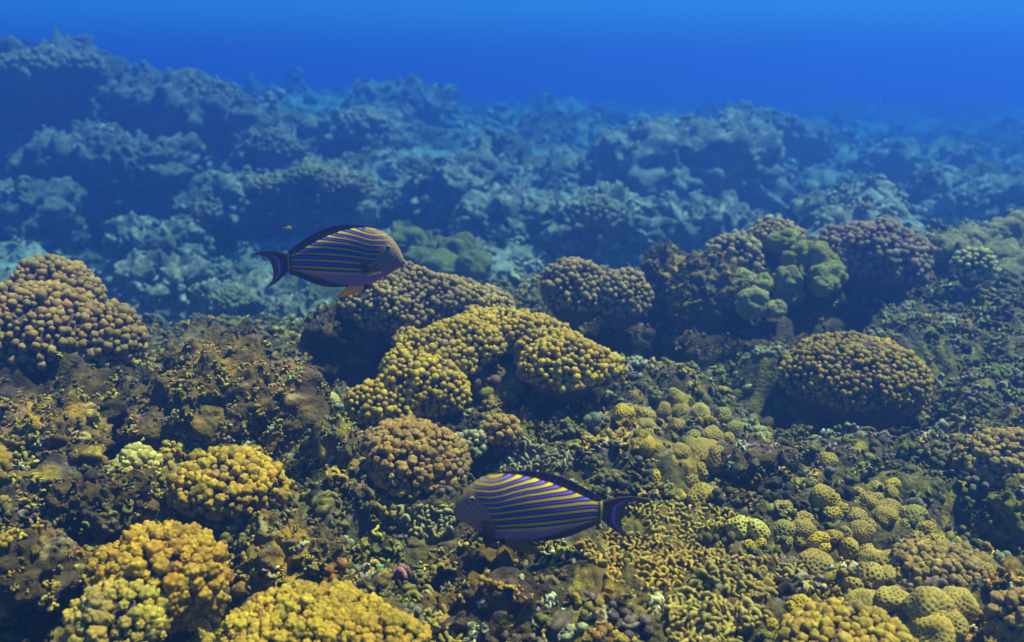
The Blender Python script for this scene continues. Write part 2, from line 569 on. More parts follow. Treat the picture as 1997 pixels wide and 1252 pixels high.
def ground_n(x, y):
    e = 0.02 * y
    dx = (ground_z(x + e, y) - ground_z(x - e, y)) / (2 * e)
    dy = (ground_z(x, y + e) - ground_z(x, y - e)) / (2 * e)
    n = np.stack([-dx, -dy, np.ones_like(x)], 1)
    return n / np.linalg.norm(n, axis=1)[:, None]


def hit(px, py, lo=0.9, hi=20):
    """point of the ground on a photo pixel's sight line"""
    d = ray(px, py)
    D = np.exp(np.linspace(math.log(lo), math.log(hi), 900))
    q = CAM + (D / d[1])[:, None] * d
    below = np.nonzero(q[:, 2] < ground_z(q[:, 0], q[:, 1]))[0]
    return q[below[0]] if len(below) else q[-1]


def to_px(p):
    q = p - CAM
    w = q @ FW
    return 998.5 + F * (q @ RT) / w, 626 - F * (q @ UP) / w


BROWN, DARK, OLIVE, MAUVE, OCHRE = (0.085, 0.060, 0.018), (0.03, 0.021, 0.013), (0.12, 0.10, 0.018), (0.125, 0.085, 0.07), (0.24, 0.165, 0.018)
GREY, PALE, GREEN, ORNG = (0.19, 0.17, 0.105), (0.33, 0.29, 0.15), (0.12, 0.24, 0.07), (0.30, 0.15, 0.02)


def reef_colour(p):
    c = mixc(BROWN, OLIVE, sstep(-.3, .4, fbm(p, 0.3, 3, 81)))
    c = c * (1 - 0.7 * sstep(0.0, .5, fbm(p, 0.22, 3, 82)))[:, None] + np.array(DARK) * (0.7 * sstep(0.0, .5, fbm(p, 0.22, 3, 82)))[:, None]
    t = sstep(.2, .55, fbm(p, 0.12, 3, 83))[:, None]
    c = c * (1 - t) + np.array(MAUVE) * t
    t = sstep(.08, .5, fbm(p, 0.09, 3, 84))[:, None]
    c = c * (1 - t) + np.array(OCHRE) * t
    t = sstep(.45, .75, fbm(p, 0.07, 3, 85))[:, None]
    c = c * (1 - t) + np.array(PALE) * t * 0.8
    return c


ii = np.arange(NL * NA).reshape(NL, NA)
q = np.stack([ii[:-1, :-1], ii[:-1, 1:], ii[1:, 1:], ii[1:, :-1]], 2).reshape(-1, 4)
gc = reef_colour(gv) * 0.85
farc = mixc(gc, np.broadcast_to((0.34, 0.34, 0.31), gc.shape), far * 0.75 * sstep(-.3, .5, fbm(pw, 0.6, 3, 91)))  # far ground greyed and paled, standing in for thicker haze
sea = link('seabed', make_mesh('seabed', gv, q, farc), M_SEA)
sea['kind'] = 'structure'

# ------------------------------------------------------------------ rocks
ROCKS = []


def rock(px, py, rx, ry, D, label, depth=0.9, tint=None, rough=1.0, name='reef_rock', cat='rock', group='dead reef rocks crusted with growth', sub=6, cell=None, sq=2.0):
    c, m = at(px, py, D)
    r = np.array([rx * m, rx * m * depth, ry * m])
    v, f = ICO[sub]
    if sq > 2:
        v = v / (np.abs(v) ** sq).sum(1)[:, None] ** (1 / sq)
    R = r.mean()
    w0 = c + v * r
    cs = cell or R * 0.55
    n = np.sign(v) * np.abs(v) ** (sq - 1) / r
    n /= np.linalg.norm(n, axis=1)[:, None]
    d = 0.35 * R * fbm(w0, R * 0.9, 4, 5) + rough * (0.28 * R * (0.5 - worley(w0, cs, 8)) + 0.13 * R * (0.5 - worley(w0, cs * 0.4, 9)) + 0.10 * R * fbm(w0, R * 0.2, 4, 15) + 0.006 * min(1, 2.5 / D) * D / 2 * fbm(w0, 0.03 * D / 2, 3, 16))
    d -= rough * 0.18 * R * sstep(.2, .5, perlin(w0, R * 0.5, 77))
    w = w0 + n * d[:, None] + np.stack([perlin(w0, R * .4, 51), perlin(w0, R * .4, 52), 0 * d], 1) * 0.12 * R
    col = reef_colour(w)
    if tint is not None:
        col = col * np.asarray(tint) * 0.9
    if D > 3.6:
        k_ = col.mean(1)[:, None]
        col = col * 0.3 + 0.7 * k_ * np.array((1.05, 1.1, 1.12)) + 0.03  # distant rocks greyed and lifted: haze put into the colour
    base = np.array([c[0], c[1], c[2] - r[2]])
    o = link(name, make_mesh(name, w - base, f, col), M_ROCK, loc=base)
    tag(o, label, cat, group)
    nz = np.zeros(len(w))
    ROCKS.append((w, n, R, D, tint is not None and max(tint) < 0.55))
    return o


rock(455, 800, 165, 125, 2.02, 'rugged brown rock hump left of the arched coral', tint=(1.0, .78, .72))
rock(395, 705, 130, 42, 2.55, 'dark flat rock ledge at the edge of the blue gully', tint=(.8, .7, .7))
rock(590, 745, 50, 60, 2.40, 'mauve knotted rock pillar at the right end of the brown hump', tint=(1.3, .95, 1.1), sub=5)
rock(705, 690, 85, 88, 2.52, 'rock painted in purple shade below the brown coral ridge under the upper fish', tint=(.45, .38, .5), sub=5, sq=4)  # tint holds the shade under the coral ridge
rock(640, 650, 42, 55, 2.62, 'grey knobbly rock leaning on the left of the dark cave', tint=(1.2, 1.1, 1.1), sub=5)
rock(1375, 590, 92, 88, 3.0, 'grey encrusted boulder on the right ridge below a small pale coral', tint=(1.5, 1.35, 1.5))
rock(1440, 672, 165, 52, 3.02, 'long rock face with painted shadow below the grey encrusted boulder', tint=(.4, .33, .42), sub=5, sq=4)  # dark tint paints the overhang's shade onto the face
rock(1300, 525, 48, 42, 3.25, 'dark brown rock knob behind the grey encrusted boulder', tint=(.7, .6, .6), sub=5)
rock(1165, 672, 104, 66, 2.98, 'rock shelf darkened as in shadow carrying the twin humped coral', tint=(.4, .34, .45), sub=5, sq=4)  # shade below the coral heads is put into the tint
rock(1630, 610, 125, 62, 3.14, 'rock hollow painted in purple shade beneath the green lobes and purple dome', tint=(.4, .3, .45), sub=5, sq=4)  # purple shade of the hollow painted in by the tint
rock(120, 760, 160, 48, 2.0, 'rock foot darkened as in shade under the large left coral mound', tint=(.5, .42, .4), sub=5, sq=4)  # tint darkened for the shade under the mound
rock(960, 780, 72, 60, 2.28, 'shade tinted rock inside the cave of the arched coral', tint=(.5, .45, .4), sub=5, sq=4)  # the cave's darkness is helped by this dark tint
rock(1000, 1190, 185, 88, 1.34, 'brown turf covered rock with painted shadow at the bottom beneath the lower fish', tint=(.55, .48, .48))  # brown turf, its tint further darkened to stand for shadow
rock(570, 1090, 105, 78, 1.45, 'rounded rock crusted with ochre knobs, right of the golden orange coral', tint=(1.1, .9, .8))
rock(90, 860, 120, 80, 1.72, 'yellow crusted rock on the left edge below the large mound', tint=(1.6, 1.35, .8))
rock(205, 985, 90, 60, 1.52, 'brown rock with dark hollows left of the golden coral', tint=(.9, .75, .65))
rock(55, 1120, 100, 82, 1.28, 'lumpy brown rock in the lower left corner region', tint=(.9, .75, .7))
rock(650, 880, 62, 60, 1.86, 'olive turf covered rock between the brown hump and the tan coral head', tint=(1.2, 1.15, .8), sub=5)
rock(1480, 915, 78, 55, 1.82, 'purple shaded rock beside the honeycomb knobs', tint=(.8, .65, .95), sub=5)
rock(1975, 1050, 62, 105, 1.58, 'grey green weedy rock on the right edge', tint=(.9, 1.0, .8), sub=5)
rock(1680, 835, 105, 55, 2.42, 'shadow tinted rock under the golden brown dome', tint=(.4, .36, .36), sub=5, sq=4)  # dome's shade painted into the rock tint
rock(1220, 1190, 70, 60, 1.30, 'brown rock between the shadow tinted turf rock and the leather coral', tint=(.8, .7, .6), sub=5)

# far reef: outcrops fading into the blue
fo = [(95, 202, 125, 95, 8.0, 'tall pale topped outcrop in the upper left corner'), (345, 262, 110, 100, 8.0, 'broad dark faced outcrop right of the tall left one'),
      (450, 290, 60, 95, 7.6, 'steep dark rock face in the blue left of the centre'), (170, 340, 100, 75, 6.8, 'jagged shadowed outcrop low on the left wall'),
      (300, 345, 70, 70, 6.6, 'sharp ridged outcrop below the broad dark face'), (60, 420, 80, 60, 6.2, 'dark outcrop at the left edge of the blue slope'),
      (530, 320, 60, 55, 7.2, 'rounded blue grey outcrop beside the steep face'), (645, 375, 80, 45, 5.9, 'low blue outcrop with a pale top above the upper fish'),
      (500, 390, 60, 40, 6.0, 'small flat outcrop above the tail of the upper fish'), (395, 420, 45, 40, 6.0, 'small pale rock at the foot of the left wall'),
      (700, 285, 80, 60, 8.2, 'hazy outcrop carrying pale bubbly coral'), (860, 370, 80, 45, 6.2, 'shadowed blue outcrop above the soft green mound'),
      (310, 470, 75, 40, 5.4, 'dark hollowed rock beyond the blue gully'), (320, 560, 75, 48, 4.7, 'smooth dim boulder in the blue gully'),
      (470, 585, 70, 40, 4.5, 'teal crusted rock in the gully below the tail of the upper fish'), (590, 625, 50, 35, 4.0, 'teal rock at the right of the gully'),
      (1000, 430, 90, 45, 5.6, 'teal crusted rock mound behind the green mound'), (1170, 440, 90, 55, 5.4, 'blue crusted outcrop behind the twin humped coral'),
      (1160, 345, 70, 45, 7.4, 'faint blue outcrop in the middle distance'), (1340, 330, 140, 75, 7.2, 'big shadowed outcrop in the blue right of centre'),
      (1480, 285, 95, 55, 9.6, 'pale topped distant outcrop right of centre'), (790, 215, 90, 40, 11.0, 'very faint outcrop in the upper middle'),
      (1380, 440, 90, 40, 5.6, 'blue green rubble mound behind the right ridge'), (1650, 420, 90, 30, 5.2, 'low teal mound behind the purple dome'),
      (1880, 385, 90, 32, 6.4, 'pale teal mound in the blue at right'), (1780, 330, 90, 40, 8.5, 'dark low outcrop in the distance at right')]
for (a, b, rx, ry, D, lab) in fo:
    rock(a, b + ry * 0.25, rx * 1.15, ry * 1.3, D, lab, depth=0.9, tint=(1.0, .95, 1.05) if a < 480 and b < 430 else (1.7, 1.75, 1.7), name='reef_outcrop', cat='reef outcrop', group='outcrops of the far reef', rough=1.2, sq=3.5)  # left wall tinted darker as shade, other outcrops paler as haze

# ------------------------------------------------------------------ far corals
def far_coral(px, py, rx, ry, D, sp, label, tip=(0.48, 0.42, 0.30)):
    tip = np.array(tip) * 0.62
    cauliflower([(px, py, rx, ry, D)], sp * 0.8, np.array(tip) * 0.4, tip, label, base_col=(.12, .1, .09), foot=False, group='corals on the far reef', lod=KNOB_LO)


far_coral(710, 258, 46, 34, 7.7, 0.085, 'pale bubbly coral clump on a hazy outcrop', (0.62, 0.55, 0.45))
far_coral(100, 132, 92, 26, 7.6, 0.07, 'wide pale coral crust capping the tall upper left outcrop', (0.52, 0.44, 0.32))
far_coral(528, 368, 44, 20, 5.7, 0.045, 'low blue plate of coral on the small flat outcrop')
far_coral(600, 345, 38, 20, 5.6, 0.05, 'small greenish coral on the low blue outcrop', (0.45, 0.45, 0.22))
far_coral(675, 365, 48, 26, 5.55, 0.05, 'blue grey coral above the back of the upper fish')
far_coral(1490, 246, 58, 24, 9.2, 0.09, 'pale coral topping the distant outcrop right of centre', (0.6, 0.5, 0.38))
far_coral(530, 292, 45, 32, 6.9, 0.06, 'dim grey coral dome beside the steep dark face', (0.4, 0.34, 0.28))
far_coral(400, 186, 60, 24, 7.7, 0.07, 'greenish coral crust on the broad dark faced outcrop', (0.42, 0.44, 0.25))
far_coral(450, 585, 42, 20, 4.2, 0.03, 'teal coral cushion in the gully', (0.45, 0.45, 0.3))
far_coral(405, 415, 24, 16, 5.5, 0.04, 'small pale coral knob at the foot of the left wall', (0.5, 0.42, 0.36))
far_coral(1160, 415, 55, 24, 4.95, 0.045, 'blue coral cushion behind the twin humped coral', (0.45, 0.45, 0.38))

# ------------------------------------------------------------------ lobed corals
def lobed(lobes, col, label, name='lobed_coral', group='smooth lobed corals', depth=0.85, tip=None, foot_=None):
    L = px_lobes(lobes, depth)
    low = min(c[2] - r[2] for c, r in L)
    cen = np.mean([c for c, r in L], axis=0)
    loc = np.array([cen[0], cen[1], low])
    root = empty(name, loc)
    tag(root, label, 'coral', group)
    for c, r in L:
        v, f = ICO[5]
        R = r.mean()
        w0 = c + v * r
        n = v / r
        n /= np.linalg.norm(n, axis=1)[:, None]
        bd = fib(16, 0.25)
        ba = np.arccos(np.clip(v @ bd.T, -1, 1))
        bul = np.max(np.exp(-(ba / RNG.uniform(.3, .55, 16)) ** 2) * RNG.uniform(.3, 1, 16), axis=1)
        d = R * (0.34 * bul - 0.2 + 0.12 * perlin(w0, R * 1.1, 4) + 0.05 * perlin(w0, R * 0.3, 14)) + 0.003 * (0.5 - worley(w0, 0.009, 6)) * c[1] / 2.5 + 0.006 * fbm(w0, 0.04, 3, 26)
        w = w0 + n * d[:, None]
        cc = np.asarray(col) * (1 + 0.25 * fbm(w, 0.05, 3, 6))[:, None]
        t = sstep(.2, .6, worley(w0, 0.009, 6))[:, None]
        cc = cc * (1 - 0.35 * t)
        t = (sstep(.35, .7, fbm(w, 0.06, 3, 66)) * 0.6)[:, None]
        cc = cc * (1 - t) + np.array((0.3, 0.28, 0.16)) * t
        link('lobe', make_mesh('lobe', w - loc, f, cc), M_LOBE, root)
        FOOT.append((c, r * 1.05))
    return root


GRN = (0.30, 0.27, 0.04)
lobed([(1528, 470, 34, 26, 3.12), (1570, 492, 34, 24, 3.06), (1545, 505, 24, 20, 3.05), (1597, 505, 36, 34, 3.02)], GRN, 'bright yellow green lobed coral cluster crowning the right ridge')
lobed([(1534, 553, 33, 36, 2.98), (1540, 575, 30, 34, 2.99)], (0.30, 0.27, 0.07), 'olive lobed coral knob left of a pair below the green cluster')
lobed([(1612, 542, 42, 38, 2.97), (1604, 560, 22, 22, 2.90)], (0.30, 0.28, 0.06), 'olive lobed coral with a small bud, below the green cluster')
lobed([(1468, 590, 38, 32, 2.84), (1512, 602, 24, 20, 2.84)], (0.42, 0.37, 0.12), 'pale yellow pitted coral lump in front of the olive knob')
lobed([(1452, 545, 28, 22, 2.95), (1484, 556, 26, 22, 2.93)], (0.36, 0.34, 0.09), 'olive yellow coral lobes on the side of the grey boulder')
lobed([(1850, 490, 40, 34, 3.3), (1905, 468, 44, 30, 3.4), (1960, 455, 42, 30, 3.45), (1990, 435, 36, 28, 3.5), (1950, 500, 52, 36, 3.25), (1985, 540, 52, 40, 3.1), (1890, 500, 36, 34, 3.22), (1860, 475, 30, 28, 3.35)], (0.34, 0.28, 0.10), 'broad yellow tan mound of many lobes at the right edge')
lobed([(795, 470, 46, 30, 4.6), (855, 490, 40, 30, 4.5), (900, 490, 48, 36, 4.4), (870, 522, 60, 30, 4.25), (925, 520, 40, 34, 4.2), (820, 510, 40, 30, 4.4)], (0.20, 0.20, 0.06), 'soft green lobed mound just behind the nose of the upper fish')

# ------------------------------------------------------------------ honeycomb corals
def honey_lobe(c, r, cell, ring, pit):
    R = float(r.mean())
    cell = cell * RNG.uniform(0.85, 1.25)
    v, f = ICO[5] if R > 0.012 else ICO[4]
    n_c = int(np.clip(4 * math.pi * R * R / (cell * cell * 0.75), 20, 420))
    pts = fib(n_c, 0.35 / math.sqrt(n_c))
    d = np.arccos(np.clip((v @ pts.T).max(1), -1, 1)) * R / cell
    ringh = np.exp(-((d - 0.40) / 0.16) ** 2)
    pith = np.exp(-(d / 0.22) ** 2)
    w0 = c + v * r
    n = v / r
    n /= np.linalg.norm(n, axis=1)[:, None]
    w = w0 + n * (R * 0.26 * perlin(w0, R * 0.9, 4) + R * 0.24 * perlin(w0, R * 2.2, 14) + cell * (0.20 * ringh - 0.22 * pith))[:, None]
    col = np.asarray(ring) * (0.62 + 0.42 * ringh)[:, None] * (1 + 0.25 * perlin(w, 0.03, 8))[:, None]
    col = col * (1 - pith[:, None] * 0.8) + np.asarray(pit) * pith[:, None] * 0.8
    return w, f, col


HY, HT, HP, HG = (0.38, 0.26, 0.025), (0.33, 0.22, 0.04), (0.42, 0.36, 0.11), (0.28, 0.23, 0.045)
H_BR = (0.50, 0.33, 0.012)


def honey(lobes, label, ring=HT, pit=(0.09, 0.06, 0.02), cell=0.0075, group='honeycomb corals with ringed pits'):
    cs = []
    for (a, b, rx, ry) in lobes:
        p = hit(a, b + ry * 0.35)
        m = np.linalg.norm((p - CAM) @ FW) / F
        r = np.array([rx * m, min(rx, ry * 1.4) * m * 1.0, ry * m * 1.2]) * 1.06
        cs.append((p + np.array([0, 0, ry * m * 0.30]), r))
    low = min(c[2] - r[2] for c, r in cs)
    cen = np.mean([c for c, r in cs], axis=0)
    loc = np.array([cen[0], cen[1], low])
    if len(cs) == 1:
        w, f, col = honey_lobe(*cs[0], cell, ring, pit)
        root = link('honeycomb_coral', make_mesh('honeycomb_coral', w - loc, f, col), M_HONEY, loc=loc)
    else:
        root = empty('honeycomb_coral', loc)
        for c in cs:
            w, f, col = honey_lobe(*c, cell, ring, pit)
            link('lobe', make_mesh('lobe', w - loc, f, col), M_HONEY, root)
    tag(root, label, 'coral', group)
    for c, r in cs:
        FOOT.append((c, r * 1.15))
    return root


honey([(1254, 812, 20, 14), (1289, 800, 19, 12), (1255, 832, 22, 12), (1262, 848, 11, 10)], 'group of joined honeycomb knobs right of the arched coral, next to a bright yellow one')
honey([(1215, 812, 20, 20), (1228, 795, 14, 9)], 'bright yellow crumpled honeycomb coral leftmost of the central knobs', H_BR)
honey([(1329, 807, 17, 16)], 'round honeycomb knob between two larger neighbours in the central cluster')
honey([(1364, 806, 20, 20)], 'largest round honeycomb knob at the top of the central cluster', (0.46, 0.35, 0.07))
honey([(1318, 834, 17, 16), (1299, 837, 10, 8), (1284, 829, 12, 10), (1292, 818, 17, 11)], 'chain of four honeycomb knobs in the middle of the central cluster')
honey([(1408, 814, 17, 16), (1433, 843, 17, 17)], 'honeycomb lobes on the right shoulder of the central cluster', HG)
honey([(1387, 851, 21, 15), (1420, 859, 12, 13)], 'shaded honeycomb lump with a small yellow bud on its right')
honey([(1351, 853, 13, 13)], 'small honeycomb knob behind the long sloping honeycomb coral', HG)
honey([(1372, 883, 36, 24), (1396, 896, 19, 25)], 'long sloping honeycomb coral with wide pits below the central cluster', HT, cell=0.009)
honey([(1327, 884, 17, 14)], 'round honeycomb knob left of the long sloping one')
honey([(1353, 904, 12, 13), (1367, 926, 16, 20), (1345, 936, 13, 10)], 'column of three honeycomb knobs running down toward the leather coral')
honey([(1263, 872, 16, 15)], 'single vivid yellow honeycomb ball above the tail of the lower fish', H_BR)
honey([(1270, 930, 15, 13)], 'single vivid yellow honeycomb lump right behind the dorsal fin of the lower fish', H_BR)
honey([(1481, 860, 14, 14), (1480, 840, 13, 9), (1494, 852, 10, 9)], 'pale honeycomb lobes on top of the purple shaded rock', HP)
honey([(1315, 767, 12, 9), (1327, 780, 20, 10)], 'flat yellow honeycomb crust above the central cluster', HY)
honey([(1570, 788, 12, 8), (1553, 803, 17, 11)], 'two stacked honeycomb knobs left below the golden brown dome')
honey([(1603, 808, 10, 11)], 'lone little honeycomb ball in the shade of the golden brown dome', HG)
honey([(1583, 820, 24, 11), (1562, 835, 18, 12)], 'pale drooping honeycomb coral below the two stacked knobs', HP)
honey([(1611, 897, 19, 13)], 'pointed honeycomb mound on the bare right slope', HY)
honey([(1692, 893, 11, 9)], 'tiny isolated green yellow honeycomb ball on the right slope', HG)
honey([(1369, 972, 27, 18)], 'fuzzy yellow honeycomb lump above the leather coral field', HY)
honey([(1441, 1026, 22, 18), (1477, 1032, 21, 17)], 'pale yellow curled honeycomb coral with dark spots', (0.50, 0.42, 0.07), cell=0.010)
honey([(1458, 1072, 14, 17), (1479, 1058, 13, 10)], 'vivid orange yellow honeycomb lump under the curled pale one', H_BR)
honey([(1600, 968, 22, 19), (1625, 976, 12, 10)], 'tall honeycomb hump at the upper left of the right hand colony field', HY)
honey([(1669, 967, 18, 11), (1705, 957, 18, 14), (1736, 964, 15, 16), (1702, 970, 18, 10)], 'row of honeycomb knobs at the top of the right hand colony field')
honey([(1745, 945, 18, 9)], 'bright yellow flat honeycomb crust behind the top row', H_BR)
honey([(1698, 982, 16, 11), (1730, 990, 28, 14), (1723, 1006, 26, 14)], 'joined honeycomb ridge in the middle of the right hand colony field')
honey([(1524, 989, 20, 10)], 'flat bright honeycomb cap beside green weed', HY)
honey([(1625, 1001, 18, 12), (1640, 992, 12, 9)], 'low honeycomb knob left of the joined ridge', HY)
honey([(1669, 1010, 21, 15), (1690, 1022, 16, 10)], 'rounded honeycomb knob just below the joined ridge')
honey([(1564, 1010, 19, 9), (1564, 1028, 23, 13)], 'double honeycomb mound at the left of the right hand field')
honey([(1526, 1034, 18, 14), (1528, 1054, 16, 10)], 'twin honeycomb knobs beside the leather coral field', HG)
honey([(1582, 1050, 30, 10), (1560, 1052, 12, 9)], 'elongated bright yellow honeycomb ridge', H_BR)
honey([(1680, 1036, 21, 16), (1650, 1038, 11, 9)], 'honeycomb knob pair in the lower part of the right hand field', HT)
honey([(1625, 1045, 17, 9)], 'small bright honeycomb cap right of the elongated yellow ridge', HY)
honey([(1602, 1068, 15, 11)], 'green rimmed vivid yellow honeycomb ball under the elongated ridge', H_BR)
honey([(1654, 1069, 18, 15), (1687, 1070, 18, 11)], 'honeycomb knobs just above the large folded honeycomb coral', HY)
honey([(1781, 1003, 27, 15), (1766, 1025, 13, 11)], 'smooth sloping honeycomb coral at the right of the field', HG)
honey([(1806, 1032, 17, 10), (1790, 1050, 17, 10)], 'yellow honeycomb lobes at the lower right of the field', HY)
honey([(1826, 1057, 16, 11)], 'rightmost small honeycomb knob of the field, beside dark weed', HY)
honey([(1586, 1102, 34, 24), (1597, 1140, 22, 16)], 'honeycomb coral with large open cups right of the leather coral', HT, cell=0.012)
honey([(1560, 1180, 20, 17), (1541, 1190, 11, 16)], 'crumpled bright yellow honeycomb crust near the bottom edge', H_BR)
honey([(1505, 1222, 11, 12)], 'little vivid yellow honeycomb bud near the bottom edge', H_BR)
honey([(440, 772, 24, 17)], 'pale cream honeycomb lump with dark holes sitting on the brown hump', (0.66, 0.60, 0.24), cell=0.013)
honey([(642, 780, 21, 15)], 'pale yellow honeycomb block at the right foot of the brown hump', (0.56, 0.48, 0.14), cell=0.009)
honey([(1712, 1104, 46, 22), (1755, 1102, 52, 20), (1696, 1128, 24, 26), (1752, 1128, 42, 24), (1795, 1122, 40, 22), (1664, 1146, 18, 18), (1742, 1168, 34, 18), (1826, 1146, 32, 18), (1813, 1182, 44, 32), (1862, 1180, 32, 36), (1845, 1215, 34, 30)],
      'large folded honeycomb coral of thick lobes at the lower right', (0.40, 0.28, 0.05), cell=0.0085)
honey([(1683, 1186, 38, 32)], 'round honeycomb ball with clear rings left below the folded one', (0.44, 0.31, 0.05), cell=0.0095)
honey([(1813, 1236, 46, 36)], 'big honeycomb dome at the bottom edge in front of the folded one', (0.46, 0.32, 0.045), cell=0.0085)
honey([(1914, 1120, 22, 24)], 'smooth brown honeycomb coral behind the tan knobbly coral at lower right', HT)

# ------------------------------------------------------------------ leather coral
def arc_template(seed, ns=9, nr=8):
    r = np.random.default_rng(seed)
    span = r.uniform(1.0, 2.5)
    v, f, tip = [], [], []
    R = r.uniform(0.55, 0.95)
    for i in range(ns):
        t = i / (ns - 1)
        a = (t - 0.5) * span
        cen = np.array([R * math.sin(a), R * math.cos(a) - R, 0.30 * math.cos(a * 1.3) + 0.12 * math.sin(5 * t + seed)])
        rad = 0.34 * (0.35 + 0.65 * math.sin(math.pi * min(max(t, .08), .92)) ** 0.5)
        rv = np.array([math.sin(a), math.cos(a), 0])
        for k in range(nr):
            b = 2 * math.pi * k / nr
            h = math.sin(b)
            p = cen + rv * rad * math.cos(b) * (1.0 if h > 0 else 0.75) + np.array([0, 0, 1]) * (rad * h if h > 0 else 1.15 * h)
            v.append(p)
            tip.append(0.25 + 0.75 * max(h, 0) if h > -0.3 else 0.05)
    for i in range(ns - 1):
        for k in range(nr):
            a_, b_ = i * nr + k, i * nr + (k + 1) % nr
            f += [[a_, b_, b_ + nr], [a_, b_ + nr, a_ + nr]]
    for base in (0, (ns - 1) * nr):
        for k in range(1, nr - 1):
            f.append([base, base + k, base + k + 1] if base else [base, base + k + 1, base + k])
    return np.array(v), np.array(f), np.array(tip)


ARCS = [arc_template(s) for s in range(8)]


def leather(x0, x1, y0, y1, n, label, col=(0.13, 0.075, 0.01), tip=(0.40, 0.255, 0.028), size=0.0115):
    pp, nn = [], []
    cx, cyy, rx, ry = (x0 + x1) / 2, (y0 + y1) / 2, (x1 - x0) / 2, (y1 - y0) / 2
    n = int(n * 1.65)
    got = np.empty((0, 2))
    for _ in range(n * 30):
        t, rr = RNG.uniform(0, 6.283), math.sqrt(RNG.uniform(0, 1))
        e = 1 + 0.25 * math.sin(3 * t + x0)
        p2 = np.array([cx + rx * e * rr * math.cos(t), cyy + ry * e * rr * math.sin(t)])
        if len(got) and np.min(((got - p2) * (1, 1.35)) ** 2 @ np.ones(2)) < 8.8 ** 2:
            continue
        got = np.vstack([got, p2])
        if len(got) >= n:
            break
    pp = np.array([hit(*g) for g in got])
    nn = ground_n(pp[:, 0], pp[:, 1]) * 0.6 + np.array([0, 0, 0.7]) + RNG.normal(size=(len(pp), 3)) * 0.22
    s = size * 0.88 * RNG.uniform(0.75, 1.3, len(pp))
    pp[:, 2] += s * 0.5
    var = RNG.uniform(0.7, 1.2, len(pp))[:, None]
    bag = Bag()
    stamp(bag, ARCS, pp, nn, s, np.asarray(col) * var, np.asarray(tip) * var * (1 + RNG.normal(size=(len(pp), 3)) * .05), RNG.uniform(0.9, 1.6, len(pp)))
    # the living crust the lobes rise from
    mu, cov = pp[:, :2].mean(0), np.cov(pp[:, :2].T)
    ev, em = np.linalg.eigh(cov)
    rr, tt = np.meshgrid(np.linspace(0, 1, 70), np.linspace(0, 2 * math.pi, 160, endpoint=False), indexing='ij')
    e = rr * (1.95 + 0.25 * np.sin(3 * tt + x0) + 0.12 * np.sin(7 * tt))
    q2 = mu + (np.stack([e * np.cos(tt) * math.sqrt(ev[0]), e * np.sin(tt) * math.sqrt(ev[1])], 2).reshape(-1, 2)) @ em.T
    gz = ground_z(q2[:, 0], q2[:, 1]) + 0.008 * (1 - rr.ravel() ** 6) - 0.01 * rr.ravel() ** 6
    q3 = np.stack([q2[:, 0], q2[:, 1], gz], 1)
    q3[:, 2] += 0.016 * (0.42 - worley(q3 * (1, 1, 0), 0.026, 9)) - 0.003
    ix = np.arange(70 * 160).reshape(70, 160)
    n1 = np.roll(ix, -1, axis=1)
    tri = np.concatenate([np.stack([ix[:-1], ix[1:], n1[1:]], 2).reshape(-1, 3), np.stack([ix[:-1], n1[1:], n1[:-1]], 2).reshape(-1, 3)])
    bag.add(q3, tri, np.asarray(col) * 0.9 * (1 + 0.5 * perlin(q3, 0.03, 3))[:, None])
    v, f, c = bag.arrays()
    loc = np.array([pp[:, 0].mean(), pp[:, 1].mean(), pp[:, 2].min()])
    o = link('leather_coral', make_mesh('leather_coral', v - loc, f, c), M_SOFT, loc=loc)
    tag(o, label, 'coral', 'folded leather corals')
    for p in pp[::2]:
        FOOT.append((p, np.full(3, 0.022)))
    return o


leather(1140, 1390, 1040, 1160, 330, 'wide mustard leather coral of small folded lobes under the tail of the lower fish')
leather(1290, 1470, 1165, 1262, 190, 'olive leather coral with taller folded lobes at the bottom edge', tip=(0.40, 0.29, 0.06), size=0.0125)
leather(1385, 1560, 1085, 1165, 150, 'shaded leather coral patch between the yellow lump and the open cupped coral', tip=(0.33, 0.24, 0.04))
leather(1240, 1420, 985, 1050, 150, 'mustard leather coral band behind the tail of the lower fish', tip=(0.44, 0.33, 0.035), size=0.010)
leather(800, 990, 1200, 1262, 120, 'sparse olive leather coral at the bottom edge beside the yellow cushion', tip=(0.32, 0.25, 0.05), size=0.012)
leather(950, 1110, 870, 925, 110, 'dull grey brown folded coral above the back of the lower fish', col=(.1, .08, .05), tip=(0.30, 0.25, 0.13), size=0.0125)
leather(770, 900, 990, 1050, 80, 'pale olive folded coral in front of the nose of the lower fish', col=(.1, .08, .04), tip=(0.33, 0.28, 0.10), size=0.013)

# ------------------------------------------------------------------ rubble and small growth strewn over reef and rocks
def clump_template(seed, n, sub):
    r = np.random.default_rng(seed)
    V, Fc, T = [], [], []
    k = 0
    for i in range(n):
        v, f, t = knob_template(sub, 4, seed * 31 + i, 0.5, 1.6)
        d = r.normal(size=3)
        d[2] = abs(d[2]) + 0.2
        d /= np.linalg.norm(d)
        Rm = frames(d[None], np.array([r.uniform(0, 6)]))[0]
        s = r.uniform(0.28, 0.5)
        V.append((v * s) @ Rm.T + d * r.uniform(0.45, 0.95) * (1.1, 1.1, .8))
        Fc.append(f + k)
        T.append(t * r.uniform(0.5, 1))
        k += len(v)
    return np.concatenate(V), np.concatenate(Fc), np.concatenate(T)


def stone_template(seed, sub=3):
    v, f = ICO[sub]
    d = 1 + 0.5 * fbm(v + seed * 7.3, 0.9, 3, seed) + 0.35 * (0.5 - worley(v + seed, 0.6, seed))
    w = v * d[:, None] * (1, 0.8, 0.7)
    return w, f, sstep(-.3, .7, perlin(v + seed, .5, seed + 3)) * 0.9


